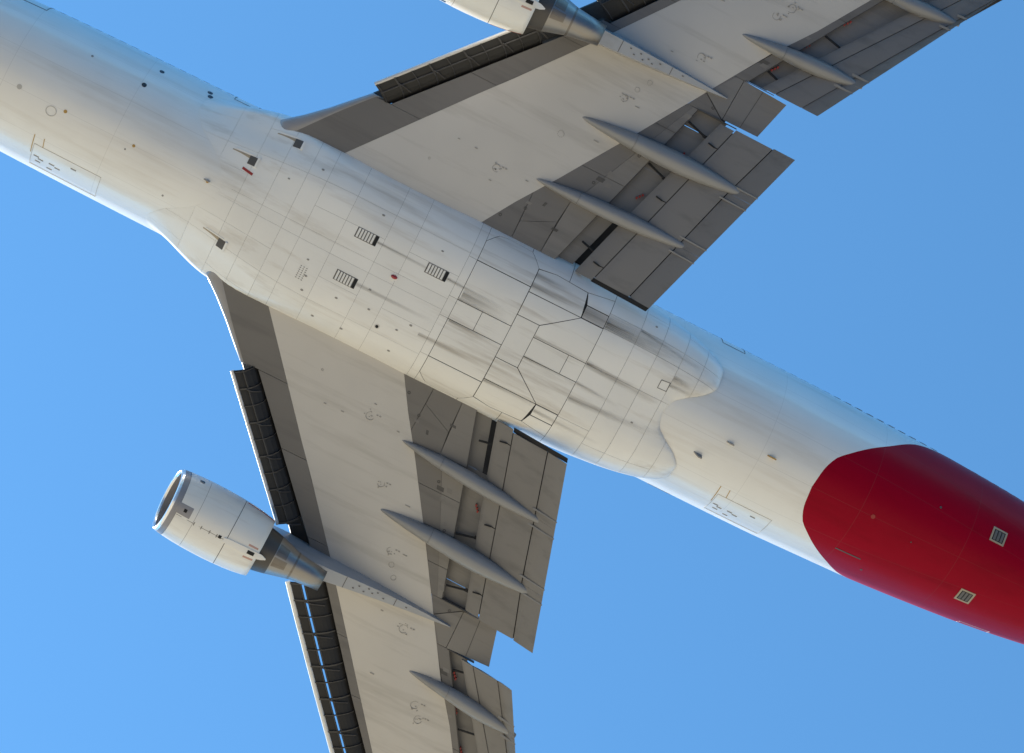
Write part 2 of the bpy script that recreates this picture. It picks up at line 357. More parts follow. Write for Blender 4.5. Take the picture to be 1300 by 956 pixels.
# ------------------------------------------------------------------ belly fairing: one dark under-skin, separate panels and gear doors over it
def build_underskin():
    xs = [-11.9 + .35 * k for k in range(55)] + [7.3 + .12 * k for k in range(36)]; ts = list(range(-100, 101, 2)); v = []; f = []
    for x in xs:
        for t in ts:
            y, z = fair(x, math.radians(t), -.018, .14); v.append((x, y, z))
    n = len(ts)
    for i in range(len(xs) - 1):
        for j in range(n - 1): f.append((i * n + j, (i + 1) * n + j, (i + 1) * n + j + 1, i * n + j + 1))
    return meshobj("belly_fairing", v, f, M['seal'], root, smooth=True, fix=False)
belly = build_underskin()
def build_bay_seal():
    xs = [.50 + .2 * k for k in range(29)]; ts = list(range(-56, 57, 2)); v = [P(fair, x, t, -.013) for x in xs for t in ts]; n = len(ts)
    return meshobj("bay_seal", v, [(i * n + j, (i + 1) * n + j, (i + 1) * n + j + 1, i * n + j + 1) for i in range(len(xs) - 1) for j in range(n - 1)], M['black'], belly, smooth=True, fix=False)
build_bay_seal()
DEG = .0635                                        # metres to a degree round the belly
def clip(poly, fn):
    out_ = []
    for i in range(len(poly)):
        a, b = poly[i - 1], poly[i]; fa, fb = fn(a), fn(b)
        if (fa >= 0) != (fb >= 0):
            t = fa / (fa - fb); out_.append((a[0] + (b[0] - a[0]) * t, a[1] + (b[1] - a[1]) * t))
        if fb >= 0: out_.append(b)
    return out_
def inset(poly, d):
    q = [(x, t * DEG) for x, t in poly]; A = sum(q[i - 1][0] * q[i][1] - q[i][0] * q[i - 1][1] for i in range(len(q)))
    sg = 1 if A > 0 else -1; n = len(q); res = []
    for i in range(n):
        p0, p1, p2 = Vector(q[i - 1]), Vector(q[i]), Vector(q[(i + 1) % n])
        d1 = (p1 - p0).normalized(); d2 = (p2 - p1).normalized()
        n1 = Vector((-d1.y, d1.x)) * sg; n2 = Vector((-d2.y, d2.x)) * sg
        b = n1 + n2
        b = b / max(b.length_squared / 2, .35)
        r = p1 + b * d; res.append((r.x, r.y / DEG))
    return res
def xa_of(t): return smooth_tab(XA, abs(t)) - .015
def xf_of(t): return smooth_tab(XF, abs(t)) + .35
def panel(poly, name, m, gap=.006, off=.0, th=.02, label=None):
    poly = inset(poly, gap)
    x0, x1 = min(p[0] for p in poly), max(p[0] for p in poly); t0, t1 = min(p[1] for p in poly), max(p[1] for p in poly)
    cx, ct = (.34, 4.0) if x1 < 9.3 else (.17, 1.5); cells = []
    for i in range(int(math.floor(x0 / cx)), int(math.ceil(x1 / cx))):
        for j in range(int(math.floor(t0 / ct)), int(math.ceil(t1 / ct))):
            c = poly
            for fn in (lambda p: p[0] - i * cx, lambda p: (i + 1) * cx - p[0], lambda p: p[1] - j * ct, lambda p: (j + 1) * ct - p[1], lambda p: xa_of(p[1]) - p[0], lambda p: p[0] - xf_of(p[1])):
                c = clip(c, fn)
                if len(c) < 3: break
            if len(c) >= 3: cells.append(c)
    key = {}; uv = []; faces = []
    for c in cells:
        f = []
        for p in c:
            k = (round(p[0], 3), round(p[1], 2))
            if k not in key: key[k] = len(uv); uv.append(p)
            if not f or f[-1] != key[k]: f.append(key[k])
        if len(f) > 1 and f[0] == f[-1]: f.pop()
        if len(f) >= 3 and len(set(f)) == len(f): faces.append(f)
    if not faces: return None
    V = [P(fair, x, t, off) for x, t in uv]; NN = [nrm(fair, x, t) for x, t in uv]
    fix_f = []
    for f in faces:
        a, b, c = V[f[0]], V[f[1]], V[f[2]]
        nn = Vector((0, 0, 0))
        for i in range(len(f)): nn += V[f[i - 1]].cross(V[f[i]])
        fix_f.append(f if nn.dot(NN[f[0]]) > 0 else f[::-1])
    faces = fix_f; cnt = {}
    for f in faces:
        for i in range(len(f)): cnt[(f[i - 1], f[i])] = 1
    for (a, b) in [e for e in cnt if (e[1], e[0]) not in cnt]:
        k = len(V); na = (V[b] - V[a]).cross(NN[a]).normalized()
        V += [V[a], V[b], V[b] - NN[b] * th, V[a] - NN[a] * th]; NN += [na] * 4; faces.append([k, k + 3, k + 2, k + 1])
    return meshobj(name, V, faces, m, belly, fix=False, normals=[tuple(n) for n in NN], label=label)
ANG = [-100, -70, -50, -33, -18.5, -4, 3.4, 18.5, 33, 50, 70, 100]
XS = [-12, -9.9, -8.66, -7.66, -6.65, -5.88, -4.58, -2.94, -1.91, .18]
for i in range(len(XS) - 1):
    cuts = [a for a in ANG if abs(a) > 60 or abs(a) in (33,) or a in (-4, 3.4) or random.random() < .38]
    for t0, t1 in zip(cuts[:-1], cuts[1:]):
        x0, x1 = XS[i], XS[i + 1]
        panel([(x0, t0), (x1, t0), (x1, t1), (x0, t1)], "panel", M['belly'], gap=.0036)
# row just ahead of the wheel bays
ANG2 = [-100, -70, -53, -31.2, -6.4, 6.4, 31.2, 53, 70, 100]
for t0, t1 in zip(ANG2[:-1], ANG2[1:]): panel([(.18, t0), (.53, t0), (.53, t1), (.18, t1)], "panel", M['belly'])
DOORS = [   # starboard half, (x, degrees); the port half is mirrored
    ('wheel_door', 'door', .015, [(.53, 31.2), (2.82, 31.2), (2.82, 43), (2.36, 51.9), (1.36, 53), (.94, 51.4), (.53, 43.5)]),
    ('wheel_door', 'door', .015, [(.53, 6.4), (2.82, 6.4), (2.82, 31.2), (.53, 31.2)]),
    ('wheel_door', 'door', .015, [(2.82, 28.5), (5.07, 28.5), (4.92, 43.2), (3.56, 44.5), (2.82, 42.6)]),
    ('wheel_door', 'door', .015, [(2.82, 14.3), (3.77, 14.3), (5.07, 28.5), (2.82, 28.5)]),
    ('wheel_door', 'door', .015, [(3.77, 6.4), (6.03, 6.4), (6.03, 28.5), (5.07, 28.5), (3.77, 14.3)]),
    ('panel', 'dirty', .022, [(5.07, 28.5), (6.03, 28.5), (6.03, 36.2), (5.07, 36.2)]),
    ('panel', 'belly', .014, [(5.07, 36.2), (6.03, 36.2), (6.03, 46.3), (4.92, 43.3)]),
    ('panel', 'belly', .010, [(.53, 43.5), (.94, 51.4), (1.36, 53), (2.36, 51.9), (2.36, 97), (.53, 97)]),
    ('panel', 'belly', .010, [(2.36, 51.9), (2.82, 42.8), (3.56, 44.5), (4.1, 44.0), (4.1, 97), (2.36, 97)]),
    ('panel', 'belly', .010, [(4.1, 44.0), (4.92, 43.3), (6.03, 46.3), (6.03, 97), (4.1, 97)]),
]
for nm, mk, gp, poly in DOORS:
    for s in (-1, 1): panel([(x, s * t) for x, t in poly], nm, M[mk if s < 0 or mk != 'dirty' else 'belly'], gap=gp)
for x0, x1, t in ((.53, 1.6, 6.4), (1.6, 2.82, 6.4), (2.82, 3.77, 14.3), (3.77, 5.3, 6.4), (5.3, 6.03, 6.4)):
    panel([(x0, -t), (x1, -t), (x1, t), (x0, t)], "keel_panel", M['door'], gap=.010)
# aft of the bays
XS2 = [6.03, 7.38, 8.36, 9.34, 10.28, 11.4]; ANG3 = [-100, -66, -50, -38, -29, -6.5, 6.5, 29, 38, 50, 66, 100]
for x0, x1 in zip(XS2[:-1], XS2[1:]):
    cuts = [a for a in ANG3 if abs(a) > 60 or a in (-38, -29, -6.5) or random.random() < .35]
    for t0, t1 in zip(cuts[:-1], cuts[1:]):
        panel([(x0, t0), (x1, t0), (x1, t1), (x0, t1)], "panel", M['belly'], gap=.0055)
mb = MB(); strip(mb, fair, [(8.95, -18.3), (9.32, -19), (9.33, -13.4), (8.95, -13), (8.95, -18.3)], .03); mb.obj("hatch_outline", M['seal'], belly)

# louvred air outlets
for x0, t0, t1 in ((-4.05, -18.6, -12.3), (-4.05, 9.6, 16.0), (-1.08, -18.3, -12.0)):
    mb = MB(); quad_on(mb, fair, x0, x0 + .88, t0, t1, .006, .03); mb.obj("air_outlet", M['seal'], belly)
    mb = MB(); quad_on(mb, fair, x0 + .76, x0 + .885, t0 + .3, t1 - .3, .010, .03); mb.obj("outlet_opening", M['black'], belly)
    for k in range(6):
        mb = MB(); xx = x0 + .05 + k * .12
        secs = []
        for j in range(5):
            t = t0 + .4 + (t1 - t0 - .8) * j / 4
            secs.append([P(fair, xx, t, .006), P(fair, xx + .075, t, .045), P(fair, xx + .082, t, .036), P(fair, xx + .012, t, .0)])
        mb.add(*loft(secs)); mb.obj("louvre", M['belly'], belly)
# ram air scoops: tan wedge paints the slot's shadow, ending at a dark throat
for x0, t, wd in ((-9.6, -27, 5.5), (-8.35, -46.5, 4.2), (-9.3, 32.5, 5.5)):
    mb = MB(); secs = []
    for k in range(7):
        u = k / 6; x = x0 + 1.0 * u; tt = t - (6.5 if t < 0 else 0) * (u - .0) * 0
        a_, b_ = tt - wd * .5, tt - wd * .5 + wd * (.12 + .45 * u ** 2)
        secs.append([P(fair, x, a_, .008), P(fair, x, b_, .008), P(fair, x, b_, -.02), P(fair, x, a_, -.02)])
    mb.add(*loft(secs)); mb.obj("scoop_ramp_shadow", M['ramp'], belly)
    mb = MB(); quad_on(mb, fair, x0 + .72, x0 + 1.02, t - wd * .5, t + wd * .5, .018, .04); mb.obj("scoop_throat", M['rod'], belly)
    mb = MB(); quad_on(mb, fair, x0 + 1.02, x0 + 1.1, t - wd * .6, t + wd * .6, .06, .09); mb.obj("scoop_lip", M['belly'], belly)
    mb = MB(); quad_on(mb, fair, x0 + .1, x0 + .9, t - wd * .72, t - wd * .62, .02, .04); mb.obj("scoop_rail", M['belly'], belly)
mb = MB(); strip(mb, fair, [(-8.95, -20.5), (-8.5, -19)], .10); mb.obj("red_scoop_mark", M['redmark'], belly)
spot(fair, -2.0, -1.4, .16, "beacon_base", M['belly'], belly, h=.05)
c = P(fair, -2.0, -1.4); mb = MB(); n_ = nrm(fair, -2.0, -1.4)
secs = [[c + n_ * (.1 * math.sin(a)) + Vector((math.cos(t) * .14, math.sin(t) * .085, 0)) * math.cos(a) for t in [2 * math.pi * k / 14 for k in range(14)]] for a in (0, .4, .8, 1.2, 1.5)]
mb.add(*loft(secs)); mb.obj("beacon_light", M['lens'], belly, smooth=True)
spot(fair, -1.73, 29.3, .11, "drain_plate", M['edge'], belly, h=.04); spot(fair, -1.73, 29.3, .065, "drain_port", M['black'], belly, h=.02).location.z -= .012
for x, t in ((-5.2, 13), (-5.0, 22), (-3.6, 25), (-2.3, 22.5), (-1.0, 26), (-.6, 20), (-3.4, -30), (-.8, -27), (-4.9, 30), (-7.2, -26), (-2.6, 12), (-.9, 40), (-2.9, 41), (-4.1, 42), (7.9, -44), (8.7, 14), (-6.2, -38)):
    spot(fair, x, t, .03 + .012 * random.random(), "drain_hole", M['mark'], belly, n=8, sx=1.6)
mb = MB()
for k in range(7):
    for j in range(3): strip(mb, fair, [(-5.35 + j * .12, 18 + k * 1.2), (-5.30 + j * .12, 18 + k * 1.2)], .03)
mb.obj("stencil_marking", M['mark'], belly)
# hot-air soot tails behind the bay edges
def soot():
    m = bpy.data.materials.new("soot_streak"); m.use_nodes = True; n = m.node_tree.nodes; l = m.node_tree.links; b = n["Principled BSDF"]
    b.inputs["Base Color"].default_value = (.12, .095, .065, 1); b.inputs["Roughness"].default_value = .7
    uv = n.new("ShaderNodeUVMap"); sp = n.new("ShaderNodeSeparateXYZ"); l.new(uv.outputs[0], sp.inputs[0])
    tc = n.new("ShaderNodeTexCoord"); mp = n.new("ShaderNodeMapping"); mp.inputs["Scale"].default_value = (.35, 20, 20); l.new(tc.outputs["Object"], mp.inputs[0])
    nz = n.new("ShaderNodeTexNoise"); nz.inputs["Scale"].default_value = 1.2; nz.inputs["Detail"].default_value = 5; l.new(mp.outputs[0], nz.inputs[0])
    a = n.new("ShaderNodeMath"); a.operation = 'SUBTRACT'; a.inputs[0].default_value = 1; l.new(sp.outputs[0], a.inputs[1])
    c = n.new("ShaderNodeMath"); c.operation = 'PINGPONG'; c.inputs[1].default_value = .5; l.new(sp.outputs[1], c.inputs[0])
    d = n.new("ShaderNodeMath"); d.operation = 'MULTIPLY'; l.new(a.outputs[0], d.inputs[0]); l.new(c.outputs[0], d.inputs[1])
    e = n.new("ShaderNodeMath"); e.operation = 'MULTIPLY'; l.new(d.outputs[0], e.inputs[0]); l.new(nz.outputs[0], e.inputs[1])
    f_ = n.new("ShaderNodeMath"); f_.operation = 'MULTIPLY'; f_.inputs[1].default_value = 1.45; f_.use_clamp = True; l.new(e.outputs[0], f_.inputs[0])
    l.new(f_.outputs[0], b.inputs["Alpha"]); return m
M['soot'] = soot()
def streak(fn, x0, x1, t0, t1, dt=0., off=.010, name="soot_streak", parent=None):
    me = bpy.data.meshes.new(name); nx, ny = 10, 4; v = []; f = []; uvs = []
    for i in range(nx + 1):
        for j in range(ny + 1):
            u, q = i / nx, j / ny; x = x0 + (x1 - x0) * u; v.append(tuple(P(fn, x, t0 + (t1 - t0) * q + dt * u, off)))
    for i in range(nx):
        for j in range(ny): f.append((i * (ny + 1) + j, (i + 1) * (ny + 1) + j, (i + 1) * (ny + 1) + j + 1, i * (ny + 1) + j + 1))
    me.from_pydata(v, [], f); ul = me.uv_layers.new(name="UVMap")
    for lp in me.loops:
        k = lp.vertex_index; ul.data[lp.index].uv = ((k // (ny + 1)) / nx, (k % (ny + 1)) / ny)
    me.materials.append(M['soot']); return link(name, me, parent or belly)
for a in ((6.05, 9.8, -38, -27, -3), (6.05, 8.9, -33, -28.6, 1), (5.1, 7.2, -37, -28, 0), (6.05, 9.4, -9.5, -4, 3), (6.05, 7.6, -8, -6, 0), (9.33, 10.5, -19.5, -16, -1), (9.35, 10.2, -25, -20, 0), (7.4, 10.1, -38.5, -36, 3), (2.83, 5.0, -35, -29.8, 0), (2.83, 4.4, -41, -37, 0),
          (3.8, 6.0, -8.6, -6.2, 0), (.55, 2.8, -8.4, -5.6, 0), (.6, 2.5, -14, -7, 0), (.6, 2.7, 6, 8.5, 0), (3.8, 6.0, 5.4, 8, 0), (-3.15, .4, -16.5, -14, 1), (-3.15, .2, 11, 14, 0), (-.18, 2.4, -16, -13, 1), (6.05, 8.0, 5, 8, 2),
          (2.83, 5.0, 27.5, 31, 0), (5.1, 8.0, 31, 34, 1), (-.2, 1.8, 21, 24, 0), (6.05, 10.2, 14, 19, -2)):
    streak(fair, *a)

# ------------------------------------------------------------------ wings
TD = math.tan(math.radians(4.14))
def zw(y): return -2.3 + (y - 3.2) * TD
LE = [(2.2, -7.9), (2.8, -8.35), (3.3, -8.5), (3.9, -7.76), (4.6, -7.0), (5.3, -6.32), (5.9, -5.72), (10.6, -1.6), (16.4, 3.3), (28, 13.1), (31.5, 16.2)]
LES = [(3.3, -7.72), (4.6, -6.68), (5.75, -5.66), (6.3, -5.05), (31.5, 16.9)]
KAF = [(6.2, -5.95), (10.9, -1.76)]; KAA = [(5.5, -5.25), (10.5, -.80), (12, .55)]
KBF = [(12.6, -.55), (13.05, -.25), (16.43, 2.55), (20.2, 5.75)]; KBA = [(12.2, 1.0), (15.8, 3.8), (20.4, 7.6)]
LTF = [(3.3, -5.76), (7.6, -2.24), (8.75, -1.27), (11.25, .75), (12.3, 1.55), (15.6, 4.1), (31, 16.1)]
LTA = [(3.3, .08), (4.42, .78), (5.45, 1.48), (6.1, 1.95), (9, 3.87), (11, 5.16), (11.5, 5.46), (13.9, 7.0), (15.64, 8.31), (31, 18.3)]
COVE = [(3.25, 3.2), (5.46, 3.92), (8.2, 4.75), (10.85, 5.54)]
FF = [(3.25, 4.10), (5.47, 4.77), (8, 5.58), (10.8, 6.53)]
FR = [(3.25, 4.84), (5.39, 5.5), (8.2, 6.35), (10.75, 7.12)]
MR = [(3.38, 6.36), (8.4, 7.85), (10.88, 8.70)]
TE = [(3.38, 7.2), (10.93, 9.60)]
OC = [(12.65, 6.75), (17.7, 9.93), (21.2, 12.2)]; OFF_ = [(12.7, 7.30), (17.74, 11.0), (21.2, 13.5)]; OFR = [(12.7, 7.85), (17.7, 11.55), (21.2, 14.1)]
OMR = [(12.7, 8.95), (17.7, 12.3), (21.2, 14.7)]; OTE = [(12.72, 9.60), (19.73, 13.70), (21.3, 14.6)]

def wing_quad(mb, s, y0, y1, fa, fb, z0=0., z1=0., th=.03, n=None, gap=.008, up=None):
    """slab under the wing between the chord lines fa (front) and fb (rear), y0..y1; z0/z1 = drop of the front and rear edge"""
    n = n or max(1, int((y1 - y0) / 1.2)); secs = []
    for k in range(n + 1):
        y = y0 + gap + (y1 - y0 - 2 * gap) * k / n
        a, b = lin(fa, y) + gap, lin(fb, y) - gap; za, zb = zw(y) + z0, zw(y) + z1
        secs.append([(a, s * y, za), (b, s * y, zb), (b, s * y, zb + th), (a, s * y, za + th)])
    mb.add(*loft(secs))
def foil(fa, fb, y0, y1, s, dz0, dz1, t0, n=6, m=10, droop=.0, gap=.01):
    """slab with a rounded nose and a thin rear edge"""
    secs = []
    for k in range(n + 1):
        y = y0 + (y1 - y0) * k / n; a, b = lin(fa, y) + gap, lin(fb, y) - gap; za, zb = zw(y) + dz0, zw(y) + dz1; sec = []
        ch = b - a
        for j in range(m + 1):                 # upper, rear to front
            u = 1 - j / m; tt = t0 * (2.2 * math.sqrt(max(u, 0)) * (1 - u) + .12 * u) ; sec.append((a + ch * u, s * y, za + (zb - za) * u + tt - droop * 4 * u * (1 - u)))
        for j in range(1, m + 1):
            u = j / m; tt = .25 * t0 * 2.2 * math.sqrt(u) * (1 - u); sec.append((a + ch * u, s * y, za + (zb - za) * u - tt - droop * 4 * u * (1 - u)))
        secs.append(sec)
    return loft(secs)
def line_at(fa, fb, u): return [(y, lin(fa, y) * (1 - u) + lin(fb, y) * u) for y in (3.25, 4.4, 5.4, 7, 8.5, 9.7, 10.9)]
def const(a, b): return [(a[1], a[0]), (b[1], b[0])]

def build_wing(s):
    ys = [2.6, 3.3, 4.6, 6.1, 7.6, 8.75, 11.25, 12.3, 14, 15.6, 18, 22, 27, 31.4]
    secs = []
    for y in ys:                                   # main box: flat lower skin, domed upper skin
        a, b = lin(LTF, y), lin(LTA, y); c = b - a; th = 1.15 - .028 * y
        low = [(a + c * u, s * y, zw(y) - .10 * math.sin(math.pi * u)) for u in (0, .15, .35, .55, .75, 1)]
        upr = [(a + c * u, s * y, zw(y) + th * (.9 + .1 * math.sin(math.pi * u))) for u in (1, .7, .35, 0)]
        secs.append(low + upr)
    wing = meshobj("wing", *loft(secs), M['wing'], root, smooth=True, angle=.6)
    def part(name, mb, m, par=None, **k): return mb.obj(name, m, par or wing, **k)
    # fixed leading edge: bright nose, dark lower skin
    secs = []; ysn = [2.2, 2.6, 3.0, 3.3, 3.6, 3.9, 4.25, 4.6, 5.0, 5.4, 5.8]
    for y in ysn:
        a, b = lin(LE, y), lin(LES, y); c = b - a; z = zw(y); th = .95
        secs.append([(b, s * y, z + .004), (a + c * .55, s * y, z + .03), (a + c * .2, s * y, z + .10), (a + c * .04, s * y, z + .20), (a, s * y, z + .32), (a + .05, s * y, z + .46), (a + .35, s * y, z + .7), (b + .6, s * y, z + th), (b + .6, s * y, z + .3)])
    meshobj("leading_edge_nose", *loft(secs), M['nose'], wing, smooth=True, angle=.9)
    mb = MB(); wing_quad(mb, s, 3.0, 5.75, LES, LTF, .0, -.0, .25, n=6); part("leading_edge_panel", mb, M['dark'])
    back = [(y, lin(KAA, y) + 0) for y in (5.75, 12)]
    for y0, y1 in ((5.75, 8.2), (8.2, 11.0)):
        mb = MB(); wing_quad(mb, s, y0, y1, KAA, LTF, .0, -.0, .25); part("leading_edge_panel", mb, M['dark'])
    mb = MB(); wing_quad(mb, s, 11.0, 12.25, [(11, -.35), (12.25, .75)], LTF, .0, 0, .25); part("leading_edge_panel", mb, M['dark'])
    for y0, y1 in ((12.25, 14.1), (14.1, 16.2), (16.2, 18.4), (18.4, 21)):
        mb = MB(); wing_quad(mb, s, y0, y1, KBA, LTF, .0, -.0, .25); part("leading_edge_panel", mb, M['dark'])
    # blunt spar face and upper nose behind the krueger flaps
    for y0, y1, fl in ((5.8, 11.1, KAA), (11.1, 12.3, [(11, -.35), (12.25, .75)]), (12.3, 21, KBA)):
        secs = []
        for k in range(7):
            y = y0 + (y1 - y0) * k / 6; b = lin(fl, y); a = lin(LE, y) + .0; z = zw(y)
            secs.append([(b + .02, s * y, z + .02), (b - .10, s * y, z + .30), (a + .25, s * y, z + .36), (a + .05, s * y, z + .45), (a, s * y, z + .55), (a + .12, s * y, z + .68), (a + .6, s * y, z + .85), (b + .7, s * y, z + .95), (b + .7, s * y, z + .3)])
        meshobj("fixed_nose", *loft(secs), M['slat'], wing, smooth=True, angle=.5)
    mb = MB(); wing_quad(mb, s, 3.1, 21, [(y, lin(LTF, y) - .3) for y, _ in LTF], [(y, lin(LTF, y) + .15) for y, _ in LTF], .05, .05, .1, n=16); part("spar_cap", mb, M['rod'])
    for y in (8.2, 11.0, 14.1, 16.2, 18.4):
        fl = KBA if y > 12.3 else KAA
        mb = MB(); mb.prism([(lin(fl, y) + .1, s * (y - .1), zw(y) + .06), (lin(LTF, y) - .1, s * (y - .1), zw(y) + .06), (lin(LTF, y) - .1, s * (y + .1), zw(y) + .06), (lin(fl, y) + .25, s * (y + .1), zw(y) + .06)], (0, 0, .1)); part("joint_backing", mb, M['rod'])
    # trailing panels ahead of the flap well
    def tp(poly, m='dark', z=.0, name="trailing_edge_panel"):
        c = Vector((sum(p[0] for p in poly) / len(poly), sum(p[1] for p in poly) / len(poly)))
        mb = MB(); q = []
        for x, y in poly:
            d = Vector((x, y)) - c; d *= 1 - .010 / max(d.length, .1); q.append((c.x + d.x, s * (c.y + d.y), zw(c.y + d.y) + z))
        mb.prism(q, (0, 0, .06)); return part(name, mb, M[m])
    A0, A1 = (1.38, 3.15), (1.34, 5.25); B0, B1 = (2.62, 3.15), (2.80, 5.6)
    C0 = (3.2, 3.15)
    tp([(-.02, 3.15), (.08, 3.3), (.78, 4.42), (1.34, 5.25), A0])
    tp([A0, (1.38, 4.02), (2.68, 4.62), B0]); tp([(1.38, 4.02), A1, (1.62, 5.65), B1, (2.68, 4.62)])
    tp([B0, B1, (3.96, 5.6), C0], 'dark2')
    cut = [5.65, 7.0, 8.4, 9.7, 10.9]
    for y0, y1 in zip(cut[:-1], cut[1:]):
        mid = lambda y: lin(LTA, y) * .45 + lin(COVE, y) * .55
        tp([(lin(LTA, y0), y0), (mid(y0), y0), (mid(y1), y1), (lin(LTA, y1), y1)]); tp([(mid(y0), y0), (lin(COVE, y0), y0), (lin(COVE, y1), y1), (mid(y1), y1)], 'dark2')
    for y0, y1, fa, fb in ((3.1, 5.6, LTA, COVE), (5.6, 10.9, LTA, COVE), (12.3, 21.2, LTA, OC)):
        mb = MB(); fb2 = [(y, lin(fb, y) - .03) for y in ((3.2, 5.46, 8.2, 10.85) if fb is COVE else (12.65, 17.7, 21.2))]; fa2 = [(y, lin(fa, y) - .2) for y in (3.3, 4.42, 5.45, 6.1, 9, 11, 11.5, 13.9, 15.64, 21)]
        wing_quad(mb, s, y0, y1, fa2, fb2, .075, .075, .06, n=8); part("panel_backing", mb, M['rod'])
    mb = MB(); mb.prism([(5.2, s * 10.86, zw(11) + .09), (6.72, s * 10.86, zw(11) + .09), (6.85, s * 12.66, zw(12.6) + .09), (5.9, s * 12.7, zw(12.6) + .09)], (0, 0, .06)); part("panel_backing", mb, M['rod'])
    # panels round the aileron
    tp([(lin(LTA, 10.9), 10.9), (5.54, 10.9), (6.56, 10.93), (5.55, 11.6), (lin(LTA, 11.5), 11.5)])
    tp([(6.56, 10.96), (6.63, 12.66), (6.3, 12.66), (5.46, 11.5), (5.55, 11.62)], 'dark2')
    for y0, y1 in ((11.5, 12.66), (12.66, 14.6), (14.6, 16.4), (16.4, 18.6), (18.6, 21.2)):
        if y0 > 12: tp([(lin(LTA, y0), y0), (lin(OC, y0), y0), (lin(OC, y1), y1), (lin(LTA, y1), y1)])
        else: tp([(lin(LTA, y0), y0), (6.3, 12.64), (6.3, 12.66), (lin(LTA, 12.66), 12.66)])
    # outer wing trailing part, beyond the frame
    secs = []
    for y in (21.3, 26, 31.4):
        b = lin(LTA, y); t_ = b + 3.0 - (y - 21.3) * .12; z = zw(y)
        secs.append([(b + .01, s * y, z), (t_, s * y, z + .18), (t_, s * y, z + .24), (b + .01, s * y, z + .5)])
    meshobj("outer_trailing_edge", *loft(secs), M['dark'], wing)
    secs = []
    for y in (21, 26, 31.4):
        b = lin(LTF, y); a = b - 1.6 + (y - 21) * .05; z = zw(y)
        secs.append([(b - .01, s * y, z), (a + .3, s * y, z + .05), (a, s * y, z + .3), (a + .3, s * y, z + .5), (b - .01, s * y, z + .6)])
    meshobj("outer_leading_edge", *loft(secs), M['dark'], wing)
    # flap wells: spoilers overhead (they leave narrow slits), front wall
    for (fa, fb, segs) in ((COVE, FF, ((3.2, 5.56), (5.54, 7.995), (7.975, 10.12), (10.12, 10.92))), (OC, OFF_, ((12.7, 14.512), (14.49, 16.812), (16.79, 19.01), (18.99, 21.2)))):
        for y0, y1 in segs:
            f2 = [(y, lin(fb, y) + (-.16 if y1 < 5.6 else .30)) for y in (3.2, 8, 12, 17, 21.2)] if fb is FF else [(y, lin(fb, y) + .30) for y in (12.7, 17, 21.2)]
            mb = MB(); f1 = [(y, lin(fa, y) - .5) for y in (3.2, 5.46, 8.2, 10.85)] if fa is COVE else [(y, lin(fa, y) - .5) for y in (12.65, 17.7, 21.2)]
            wing_quad(mb, s, y0, y1, f1, f2, .42, .16 if y1 > 5.6 else .30, .05, n=3, gap=.012); part("spoiler", mb, M['dark2'])
    mb = MB(); f2 = [(y, lin(FF, y) + .5) for y in (3.2, 12)]; f1 = [(y, lin(FF, y) - .45) for y in (3.2, 12)]
    wing_quad(mb, s, 3.2, 5.9, f1, f2, .62, .5, .04, n=3); part("well_roof", mb, M['black'])
    mb = MB(); f1 = [(y, lin(COVE, y) + .004) for y in (3.2, 5.46, 8.2, 10.85)]; f2 = [(y, lin(COVE, y) + .05) for y in (3.2, 5.46, 8.2, 10.85)]
    wing_quad(mb, s, 3.2, 10.86, f1, f2, .02, .02, .42, n=8); part("well_wall", mb, M['rod'])
    mb = MB(); f1 = [(y, lin(OC, y) + .004) for y in (12.65, 17.7, 21.2)]; f2 = [(y, lin(OC, y) + .05) for y in (12.65, 17.7, 21.2)]
    wing_quad(mb, s, 12.7, 21.2, f1, f2, .02, .02, .42, n=6); part("well_wall", mb, M['rod'])
    mb = MB(); mb.prism([(5.5, s * 10.88, zw(10.9) - .02), (7.2, s * 10.88, zw(10.9) - .25), (7.2, s * 10.88, zw(10.9) + .1), (5.5, s * 10.88, zw(10.9) + .5)], (0, s * .04, 0)); part("well_end_wall", mb, M['rod'])
    mb = MB(); mb.prism([(6.7, s * 12.67, zw(12.7) - .02), (7.9, s * 12.67, zw(12.7) - .15), (7.9, s * 12.67, zw(12.7) + .1), (6.7, s * 12.67, zw(12.7) + .5)], (0, s * .03, 0)); part("well_end_wall", mb, M['rod'])
    for a, b in (((4.74, 8.24), (5.6, 7.97)), ((5.45, 10.32), (6.26, 10.09)), ((3.9, 4.4), (4.7, 4.2)), ((7.3, 13.4), (8.0, 13.2)), ((8.6, 15.6), (9.5, 15.4))):
        mb = MB(); mb.tube((a[0], s * a[1], zw(a[1]) + .10), (b[0], s * b[1], zw(b[1]) - .10), .045)
        mb.box((b[0], s * b[1], zw(b[1]) - .08), .08, .06, .06); part("drive_rod", mb, M['black'])
    for x, y in ((5.10, 6.92), (5.79, 9.06), (8.2, 14.9), (7.5, 13.6), (9.2, 16.4)):
        for k in range(3):
            mb = MB(); dx, dy = .13, .055
            zc_ = zw(y) + .17
            mb.box((x + (k - 1) * .09 * .9, s * (y + (k - 1) * .10), zc_), .03, .045, .09); part("red_stencil", mb, M['redmark'])
